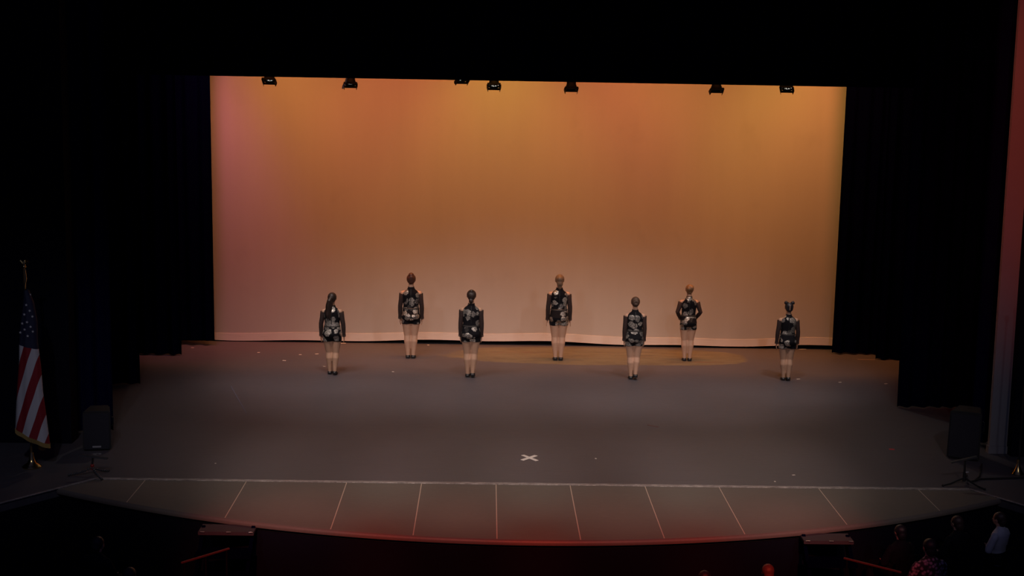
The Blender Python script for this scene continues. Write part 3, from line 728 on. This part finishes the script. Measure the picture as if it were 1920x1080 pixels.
bm = bmesh.new(); tube(bm, [T+Vector((0.014, -0.01, -0.01)), T+Vector((0.022, -0.018, -0.12)), T+Vector((0.006, -0.018, -0.22)), T+Vector((0.0, -0.018, -0.42))], [0.007, 0.011, 0.009, 0.012], 8); link('cord', bm, M_BRASS, fl, True)
# draped cloth: rings widening downwards with folds
def px_at(px, py): q = atY(px, py, FP.y-0.1); return q.x-FP.x, q.z
prof = [((41, 545), (50, 545)), ((40, 570), (60, 570)), ((35, 605), (66, 605)), ((32, 640), (67, 645)), ((32, 680), (73, 690)), ((28, 730), (77, 740)), ((26, 775), (84, 790)), ((25, 806), (90, 836))]
rings = []; n = 40
for (l, r) in prof:
    xl, zl = px_at(*l); xr, zr = px_at(*r); w = (xr-xl)/2; cx = (xl+xr)/2; dp = 0.045+0.22*w
    ring = []
    for k in range(n):
        a = 2*math.pi*k/n; u = math.cos(a); zz = zl+(zr-zl)*(u+1)/2
        f = 1+0.14*math.sin(a*7+0.5)*min(1, w*6)
        ring.append(Vector((cx+w*u*(1 if abs(u) > 0.85 else 1), -0.02+dp*math.sin(a)*f, zz)))
    rings.append(ring)
fine = []
for a, b in zip(rings[:-1], rings[1:]):
    for j in range(4): fine.append([p.lerp(q, j/4) for p, q in zip(a, b)])
fine.append(rings[-1])
bm = bmesh.new(); ring_loft(bm, fine, cap=False)
cl = link('flag_cloth', bm, cloth_mat(), fl, True)
star_me = None
def star(bm, c, r, tilt):
    vs = [bm.verts.new(c+Vector((math.sin(tilt+k*math.pi/5)*(r if k % 2 == 0 else r*0.42), -0.003, math.cos(tilt+k*math.pi/5)*(r if k % 2 == 0 else r*0.42)))) for k in range(10)]
    ws = [bm.verts.new(v.co+Vector((0, 0.004, 0))) for v in vs]; bm.faces.new(vs); bm.faces.new(ws[::-1])
    for k in range(10): bm.faces.new((vs[k], ws[k], ws[(k+1) % 10], vs[(k+1) % 10]))
M_STAR = plain('white_star_cloth', (0.62, 0.60, 0.62), 0.7)
for sx, sy in ((53, 554), (49, 572), (55, 583), (45, 590), (60, 594), (41, 607), (51, 604), (57, 613), (46, 618), (61, 622), (37, 624), (52, 630)):
    x, z = px_at(sx, sy); dpt = 0.07+0.02*(1.95-z)
    # lay the star on the front of the cloth
    best = min((p for r in fine for p in r if p.y < 0), key=lambda p: (p.x-x)**2+(p.z-z)**2)
    bm = bmesh.new(); star(bm, Vector((x, best.y-0.014, z)), 0.018, random.uniform(-0.5, 0.5))
    link('star', bm, M_STAR, cl)
bm = bmesh.new(); last = rings[-1]
for k in range(n):
    p = last[k]; q = last[(k+1) % n]
    for j in range(3):
        c = p.lerp(q, j/3); box(bm, c+Vector((0, 0, -0.022)), (0.008, 0.006, 0.055))
fr = link('fringe', bm, plain('gold_fringe', (0.50, 0.33, 0.10), 0.5, 0.3), fl); fr['label'] = 'gold fringe along the lower edge'
bm = bmesh.new(); xa, za = px_at(65, 838); xb, zb2 = px_at(80, 838); xc, zc = px_at(73, 851)
ring_loft(bm, [[Vector((xa+(xb-xa)*k/5, 0.04+0.02*math.sin(k*2), za+0.04)) for k in range(6)], [Vector((xa+(xb-xa)*k/5, 0.045, zc+0.02*abs(k-2.5)/2.5)) for k in range(6)]], cap=False)
bmesh.ops.solidify(bm, geom=bm.faces[:], thickness=0.01); g = link('hanging_corner', bm, plain('gold_trim_cloth', (0.42, 0.27, 0.09), 0.6), fl); g['label'] = 'gold trimmed corner of the flag hanging lower'

# second flag pole base at the right edge of the frame
bp = flr(1908, 889)
st2 = empty('flag_pole', (bp.x, bp.y, 0)); tag(st2, 'polished brass pole base at the right edge of the stage', 'flag pole')
bm = bmesh.new(); lathe(bm, [(0.0, 0.0), (0.075, 0.0), (0.078, 0.010), (0.066, 0.026), (0.048, 0.05), (0.040, 0.075), (0.026, 0.10), (0.020, 0.14), (0.018, 0.19), (0.0, 0.19)], 28); link('base', bm, M_BRASS, st2, True)
bm = bmesh.new(); tube(bm, [(0.005, 0, 0.12), (0.02, 0, 2.4)], 0.0125, 10); link('pole', bm, M_MATTE, st2, True)
bm = bmesh.new(); ball(bm, (0.02, 0, 2.43), (0.03, 0.03, 0.04)); link('finial', bm, M_BRASS, st2, True)
M_SPK = plain('black_speaker_shell', (0.005, 0.005, 0.008), 0.6); M_GRILLE = plain('dark_blue_black_grille', (0.012, 0.012, 0.022), 0.7, scale=300, bump=0.5)
def speaker(P, w, d, h, rz, label, tilt=0.0, glints=()):
    root = empty('floor_speaker', P, rz); tag(root, label, 'speaker')
    bm = bmesh.new()
    lo = [(-w/2, -d/2), (w/2, -d/2), (w*0.36, d/2), (-w*0.36, d/2)]
    a = [bm.verts.new((x, y, 0.012)) for x, y in lo]; b = [bm.verts.new((x*0.97, y+tilt, h)) for x, y in lo]
    bm.faces.new(a[::-1]); bm.faces.new(b)
    for i in range(4): bm.faces.new((a[i], a[(i+1) % 4], b[(i+1) % 4], b[i]))
    bmesh.ops.bevel(bm, geom=bm.edges[:], offset=0.015, segments=2, affect='EDGES'); link('cabinet', bm, M_SPK, root)
    sh = Matrix.Rotation(-math.atan2(tilt, h), 3, 'X')
    link('grille', bbox((0, -d/2-0.006+tilt*0.5, h*0.5), (w*0.88, 0.012, h*0.9), 0.004, sh), M_GRILLE, root)
    for s in (-1, 1):
        bm = bmesh.new(); tube(bm, [(s*w*0.47, 0.0+tilt*0.6, h*0.55), (s*(w*0.47+0.02), 0+tilt*0.65, h*0.58), (s*(w*0.47+0.02), tilt*0.8, h*0.75), (s*w*0.46, tilt*0.85, h*0.78)], 0.009, 6); link('handle', bm, M_STEEL if s < 0 and glints else M_SPK, root)
    for x in (-1, 1):
        for y in (-1, 1): link('foot', bbox((x*w*0.32, y*d*0.32, 0.008), (0.04, 0.04, 0.016), 0.003), M_RUB, root)
    if glints: link('badge', bbox((0, -d/2-0.013+tilt*0.12, h*0.12), (w*0.3, 0.004, 0.022), 0, sh), M_STEEL, root)
    return root
p = flr(178, 846); speaker((p.x, p.y+0.18, 0), 0.36, 0.36, 0.52, 0.15, 'dark floor loudspeaker in the shadow beside the flag', 0.03, (1,))
p = flr(1815, 864); speaker((p.x+0.02, p.y+0.20, 0), 0.42, 0.40, 0.64, -0.45, 'dark floor loudspeaker standing before the grey pillar', 0.05)

# flexible beaded tripod with a flat bar, left end of the edging
gp = flr(172, 890)
tr = empty('flexible_tripod', (gp.x, gp.y, 0)); tag(tr, 'small beaded flexible tripod with a flat bar on top, left of stage front', 'tripod')
hub = Vector((0.01, 0, 0.085))
for ex, ey in ((127, 893), (205, 884), (192, 901)):
    e = flr(ex, ey); e = Vector((e.x-gp.x, e.y-gp.y, 0.016)); bm = bmesh.new()
    for k in range(9):
        f = (k+0.5)/9; c = hub.lerp(e, f); c.z = max(0.016, 0.075*(1-f)**1.6+0.016); ball(bm, c, 0.0165, 8)
    tube(bm, [hub.lerp(e, 0.03), Vector((hub.x*0.5+e.x*0.5, hub.y*0.5+e.y*0.5, 0.03)), e], 0.007, 6)
    link('leg', bm, plain('grey_black_beads', (0.05, 0.05, 0.055), 0.35), tr, True)
bm = bmesh.new(); tube(bm, [hub-Vector((0, 0, 0.02)), hub+Vector((0, 0, 0.05))], [0.020, 0.017], 10); ball(bm, hub+Vector((0, 0, 0.03)), 0.024, 10)
q = link('ball_joint', bm, plain('red_plastic', (0.30, 0.02, 0.015), 0.4), tr, True); q['label'] = 'red ball joint'
bm = bmesh.new(); tube(bm, [hub+Vector((0, 0, 0.045)), hub+Vector((0.01, 0, 0.13))], 0.013, 8); link('post', bm, M_MATTE, tr, True)
bm = bmesh.new(); box(bm, hub+Vector((0.02, 0, 0.14)), (0.34, 0.05, 0.016), Matrix.Rotation(0.12, 3, 'Y')); tube(bm, [hub+Vector((-0.14, -0.02, 0.155)), hub+Vector((-0.17, -0.03, 0.125))], 0.008, 6)
link('bar', bm, plain('satin_grey_bar', (0.12, 0.12, 0.13), 0.3, 0.6), tr)

# short tripod stand with a tilted bar at the right end
gp = flr(1807, 908)
tr = empty('tripod_stand', (gp.x, gp.y, 0)); tag(tr, 'short black tripod stand with a tilted bar, right of stage front', 'stand')
for ex, ey in ((1768, 912), (1846, 919), (1812, 893)):
    e = flr(ex, ey); e = Vector((e.x-gp.x, e.y-gp.y, 0.012)); bm = bmesh.new()
    tube(bm, [(0, 0, 0.085), e.lerp(Vector((0, 0, 0.05)), 0.35), e], [0.012, 0.011, 0.010], 8); lg = link('leg', bm, M_MATTE, tr, True)
    bm = bmesh.new(); ball(bm, e, 0.016, 8); link('rubber_foot', bm, M_RUB, lg, True)
bm = bmesh.new(); tube(bm, [(0, 0, 0.04), (0, 0, 0.16), (0, 0, 0.162), (-0.004, 0, 0.30)], [0.021, 0.018, 0.014, 0.013], 10); link('post', bm, M_MATTE, tr, True)
bm = bmesh.new(); tube(bm, [(0.012, -0.01, 0.155), (0.045, -0.02, 0.16)], 0.011, 8); link('knob', bm, M_STEEL, tr, True)
bm = bmesh.new(); box(bm, (-0.02, 0, 0.315), (0.33, 0.045, 0.018), Matrix.Rotation(-0.24, 3, 'Y')); link('bar', bm, plain('satin_dark_bar', (0.10, 0.10, 0.105), 0.35, 0.6), tr)
bm = bmesh.new(); cp = [(1841, 870, .05), (1840, 880, .012), (1836, 894, .012), (1826, 902, .012), (1822, 903, .012), (1838, 898, .012), (1880, 896.5, .012), (1935, 895, .012)]
tube(bm, [flr(a, b, c) for a, b, c in cp], 0.011, 6); tag(link('cable', bm, M_RUB, sm=True), 'black cable running across the floor from the right loudspeaker', 'cable')

# ------------------------------------------------------------------ floor marks and scraps
def strip(bm, a, b, w, h=0.003):
    a = Vector((a.x, a.y, h/2+0.0008)); b = Vector((b.x, b.y, h/2+0.0008)); d = b-a
    box(bm, (a+b)/2, (d.length, w, h), Matrix.Rotation(math.atan2(d.y, d.x), 3, 'Z'))
M_TAPE = plain('white_gaffer_tape', (0.86, 0.82, 0.76), 0.6, var=0.1)
x0 = flr(993, 859); root = empty('tape_cross', (x0.x, x0.y, 0)); tag(root, 'white tape cross marking the middle of the stage front', 'tape mark')
for k, (A, B) in enumerate((((980, 853.5), (1007, 864)), ((979, 863), (1005, 854.5)))):
    bm = bmesh.new(); strip(bm, flr(*A)-x0, flr(*B)-x0, 0.050, 0.003 if k == 0 else 0.005); link('tape_strip', bm, M_TAPE, root)
M_REDT = plain('red_tape', (0.55, 0.05, 0.06), 0.6)
bm = bmesh.new(); strip(bm, flr(1667, 842.5), flr(1677, 843), 0.06); tag(link('tape_mark', bm, M_REDT), 'short strip of red tape on the floor near the right loudspeaker', 'tape mark')
bm = bmesh.new(); strip(bm, flr(1214, 797), flr(1235, 801), 0.02); tag(link('tape_mark', bm, plain('faded_red_tape', (0.16, 0.055, 0.045), 0.7)), 'faded red tape streak on the floor right of centre', 'tape mark')
bm = bmesh.new(); strip(bm, flr(433, 724), flr(462, 775), 0.012, 0.002); tag(link('tape_mark', bm, plain('blue_tape', (0.14, 0.14, 0.20), 0.7)), 'thin bluish tape line on the floor at the left', 'tape mark')
bm = bmesh.new(); strip(bm, flr(1608, 674), flr(1640, 674.7), 0.05, 0.002); tag(link('tape_mark', bm, plain('dull_tape', (0.22, 0.16, 0.14), 0.7)), 'dull tape line on the floor by the black curtain at the right', 'tape mark')
M_SCRAP = plain('white_paper_scrap', (0.80, 0.74, 0.66), 0.7)
for i, (px, py, w, lab) in enumerate(((533, 676, 6, 'white paper scrap on the floor left of the ponytailed dancer, nearest of the three'), (563, 665, 5, 'white paper scrap on the floor left of the ponytailed dancer, middle of the three'), (594, 664, 6, 'white paper scrap just left of the ponytailed dancer\'s knees'),
        (643, 643.5, 11, 'white tape scrap beside the ponytailed dancer below the backdrop hem'), (737, 697, 4, 'tiny white scrap on the floor below the auburn dancer'), (803, 647, 4, 'tiny white scrap on the floor right of the auburn dancer'),
        (1505, 655, 13, 'pale tape scrap on the floor right of the dancer with two buns'), (1497, 711, 6, 'pale scrap on the floor right of the two-bun dancer\'s shoes'), (1661, 720, 5, 'tiny white scrap on the floor before the right leg curtains'),
        (1575, 717, 5, 'dull white scrap on the floor far right'), (485, 661, 5, 'dull scrap on the floor under the left end of the backdrop'), (1488, 891, 5, 'pale scuffed scrap near the white edging at right'), (1453, 903, 3, 'tiny white scrap touching the white edging at right'),
        (361, 652, 5, 'tiny scrap on the floor in the left corner by the leg curtains'), (404, 869, 3, 'tiny white speck on the floor front left'), (1117, 860, 3, 'tiny white speck right of the tape cross'), (608, 687, 4, 'tiny pale scrap at the left of the ponytailed dancer\'s shins'))):
    a, b = flr(px-w/2, py), flr(px+w/2, py+random.uniform(-0.5, 0.5)); bm = bmesh.new(); strip(bm, a, b, random.uniform(0.018, 0.035), 0.002)
    tag(link('paper_scrap', bm, M_SCRAP), lab, 'paper scrap', 'small scraps lying on the stage floor')

# ------------------------------------------------------------------ stairs and rails in the house
def stairs(pxs, label, glint):
    p0, p1 = pxs; xa, xb = flr(*p0, -0.065).x, flr(*p1, -0.065).x; xm = (xa+xb)/2; yf = front(xm)-0.06
    root = empty('stair_unit', (xm, yf, HZ)); tag(root, label, 'stairs'); w = xb-xa
    for k in range(4):
        z = -0.05-HZ-0.19*k; y = -0.125-0.22*k
        bm = bbox((0, y, z-0.02), (w, 0.27, 0.04), 0.004); td = link('tread', bm, M_TREAD if k == 0 else M_BLACK, root)  # shade painted in: lower treads and clips get black instead of grey and steel
        for s in (-0.42, 0.05, 0.44): link('nosing_clip', bbox((s*w, y-0.135, z-0.004), (0.05, 0.016, 0.012), 0.002), M_STEEL if k == 0 else M_BLACK, td)
    for s in (-1, 1):
        bm = bmesh.new(); box(bm, Vector((s*(w/2-0.03), -0.47, (-0.065-HZ)-0.37)), (0.04, 1.10, 0.12), Matrix.Rotation(math.atan2(0.19, 0.22), 3, 'X'))
        for v in bm.verts: v.co.z = max(v.co.z, 0.0)
        link('stringer', bm, M_BLACK, root)
M_TREAD = plain('dusty_grey_tread', (0.045, 0.040, 0.050), 0.7)
stairs(((380, 985), (480, 992)), 'dark portable stairs against the apron at the left', True)
stairs(((1500, 1005), (1590, 1003)), 'dark portable stairs against the apron at the right', True)
M_RAIL = plain('red_brown_rail', (0.10, 0.04, 0.03), 0.6)
def rail(a, b, label):
    z = 0.02; A, B = flr(*a, z), flr(*b, z); root = empty('handrail', (A.x, A.y, HZ)); tag(root, label, 'handrail'); d = B-A
    bm = bmesh.new(); box(bm, d/2+Vector((0, 0, z-HZ)), (d.length, 0.022, 0.020), Matrix.Rotation(math.atan2(d.y, d.x), 3, 'Z')); bmesh.ops.bevel(bm, geom=bm.edges[:], offset=0.004, segments=1, affect='EDGES'); link('top_rail', bm, M_RAIL, root)
    for f in (0.06, 0.5, 0.94):
        bm = bmesh.new(); q = d*f; tube(bm, [(q.x, q.y, 0), (q.x, q.y, z-HZ-0.008)], 0.010, 8); link('post', bm, M_WALL, root, True)
rail((340, 1055.5), (430, 1028.5), 'reddish handrail in the dark audience at the lower left')
rail((1582, 1046.5), (1690, 1073.5), 'reddish handrail in the dark audience at the lower right')

# ------------------------------------------------------------------ audience
M_DKCL = plain('dark_clothing', (0.010, 0.010, 0.016), 0.9, spec=0.1); M_SHIRT = plain('white_shirt', (0.55, 0.55, 0.60), 0.8)
def floral():
    t = NT('floral_blouse'); vo = t.n('ShaderNodeTexVoronoi', Scale=26.0); t.l(t.coord(), vo.inputs['Vector'])
    t.l(t.ramp(vo.outputs['Distance'], [(0.25, (0.55, 0.48, 0.50)), (0.55, (0.04, 0.03, 0.04))]), t.b.inputs['Base Color']); t.b.inputs['Roughness'].default_value = 0.9
    return t.m
M_FLORAL = floral(); M_SEAT = plain('dark_seat_fabric', (0.008, 0.008, 0.014), 0.95, spec=0.05)
H_AUD = hair_mat('brown_audience_hair', (0.05, 0.025, 0.022)); H_AUD2 = hair_mat('ginger_audience_hair', (0.14, 0.06, 0.035))
def spectator(px, py, Y, rz, label, top_mat, hmat, seat_label):
    # seated figure: head top at the given pixel
    base = 0.40; k = Y; T = flr(px, py, HZ+base+0.84*k); Y = T.y; sit = T.z-HZ
    root = empty('person', (T.x, Y, HZ), rz); tag(root, label, 'person', 'spectators seated in the dark')
    b = base; hz = Vector((0, 0.02, sit-0.115*k))
    bm = bmesh.new(); head_shapes(bm, 1.62*k, hz); tube(bm, [hz+Vector((0, -0.01, -0.06)), hz+Vector((0, -0.03, -0.20*k))], [0.052*k, 0.058*k], 12)
    me = remesh(bm, 0.008, 3); bd = link('body', me, M_SKIN, root)
    for s in (-1, 1):
        bm = bmesh.new(); hand(bm, (s*0.085, 0.15, b+0.150), (-s*0.5, 1, -0.12), s, 0.72); link('hand', remesh(bm, 0.005, 2), M_SKIN, root)
    face_parts(root, 1.62*k, hz)
    bm = bmesh.new()
    ring_loft(bm, [sring((0, y, b+z*k), rx*k, ry*k) for z, rx, ry, y in ((0.0, 0.17, 0.14, 0), (0.10, 0.175, 0.13, 0.0), (0.24, 0.15, 0.11, 0.0), (0.38, 0.165, 0.12, 0.0), (0.50, 0.175, 0.11, -0.01), (0.555, 0.14, 0.085, -0.015), (0.59, 0.075, 0.065, -0.012), (0.62, 0.062, 0.060, -0.01))])
    for s in (-1, 1):
        tube(bm, [(s*0.15*k, -0.01, b+0.52*k), (s*0.20*k, -0.01, b+0.46*k), (s*0.25*k, 0.03, b+0.26*k), (s*0.088, 0.140, b+0.152)], [0.055*k, 0.060*k, 0.048, 0.034], 12)
    tp = link('shirt', remesh(bm, 0.012, 3), top_mat, root)
    bm = bmesh.new()
    for s in (-1, 1): tube(bm, [(s*0.09, -0.02, b+0.07), (s*0.09, 0.18, b+0.085), (s*0.095, 0.34, b+0.065), (s*0.095, 0.36, b-0.05), (s*0.095, 0.34, 0.06)], [0.075, 0.070, 0.055, 0.052, 0.038], 12)
    ball(bm, (0, -0.02, b+0.08), (0.17, 0.14, 0.09))
    link('trousers', remesh(bm, 0.012, 3), M_DKCL, root)
    for s in (-1, 1):
        bm = bmesh.new(); tube(bm, [(s*0.095, 0.30, 0.045), (s*0.097, 0.38, 0.045), (s*0.10, 0.47, 0.03)], [0.042, 0.042, 0.025], 10); link('shoe', bm, M_SHOE, root, True)
    bm = bmesh.new(); hair_cap(bm, 1.62*k, hz); ball(bm, hz+Vector((0, -0.05, -0.03)), (0.072*k, 0.055*k, 0.085*k)); link('hair', remesh(bm, 0.008, 2), hmat, root)
    # the seat under the spectator
    r2 = empty('theater_seat', (T.x, Y, HZ), rz); tag(r2, seat_label, 'seat', 'dark theatre seats in the front row')
    link('seat', bbox((0, 0.06, b-0.09), (0.42, 0.40, 0.09), 0.02), M_SEAT, r2)
    link('backrest', bbox((0, -0.20, b+0.12), (0.43, 0.06, 0.42), 0.025, Matrix.Rotation(0.08, 3, 'X')), M_SEAT, r2)
    for s in (-1, 1):
        link('leg', bbox((s*0.18, 0.0, (b-0.12)/2), (0.03, 0.30, b-0.12), 0.004), M_MATTE, r2)
spectator(1877, 960, 0.72, 0.75, 'spectator in a white shirt facing the stage at the far right', M_SHIRT, H_AUD, 'dark seat under the spectator in the white shirt')
spectator(1797, 967, 0.72, 0.5, 'spectator in dark clothes with reddish lit hair beside the white shirt', M_DKCL, H_AUD, 'dark seat under the spectator beside the white shirt')
spectator(1690, 984, 0.72, 0.4, 'spectator in dark clothes near the right stairs', M_DKCL, H_BLK, 'dark seat under the spectator near the right stairs')
spectator(1745, 1010, 0.80, 0.25, 'spectator in a pale floral blouse at the lower right', M_FLORAL, H_BLK, 'dark seat under the spectator in the floral blouse')
spectator(182, 1006, 0.72, -0.4, 'dark spectator with reddish lit head at the lower left', M_DKCL, H_AUD, 'dark seat under the reddish lit spectator at lower left')
spectator(242, 1064, 0.72, -0.3, 'spectator whose head just shows at the bottom left edge', M_DKCL, H_AUD, 'dark seat under the spectator at the bottom left edge')
spectator(1441, 1058, 0.72, 0.1, 'spectator with ginger hair whose head rises over the bottom edge', M_DKCL, H_AUD2, 'dark seat under the ginger spectator')
spectator(1322, 1070, 0.72, 0.1, 'dark spectator left of the ginger head at the bottom edge', M_DKCL, H_BLK, 'dark seat left of the ginger spectator\'s')
# unseen fill lamps added to brighten the flag and the right pillar
spot('added_fill_lamp', (-4.0, 6.0, 9.0), (FP.x, FP.y, 1.0), 420, (0.85, 0.86, 1.0), 20, 1.0, 0.15)
spot('added_fill_lamp', (6.0, 6.5, 9.0), (6.9, 17.4, 0.9), 120, (0.85, 0.86, 1.0), 30, 1.0, 0.15)
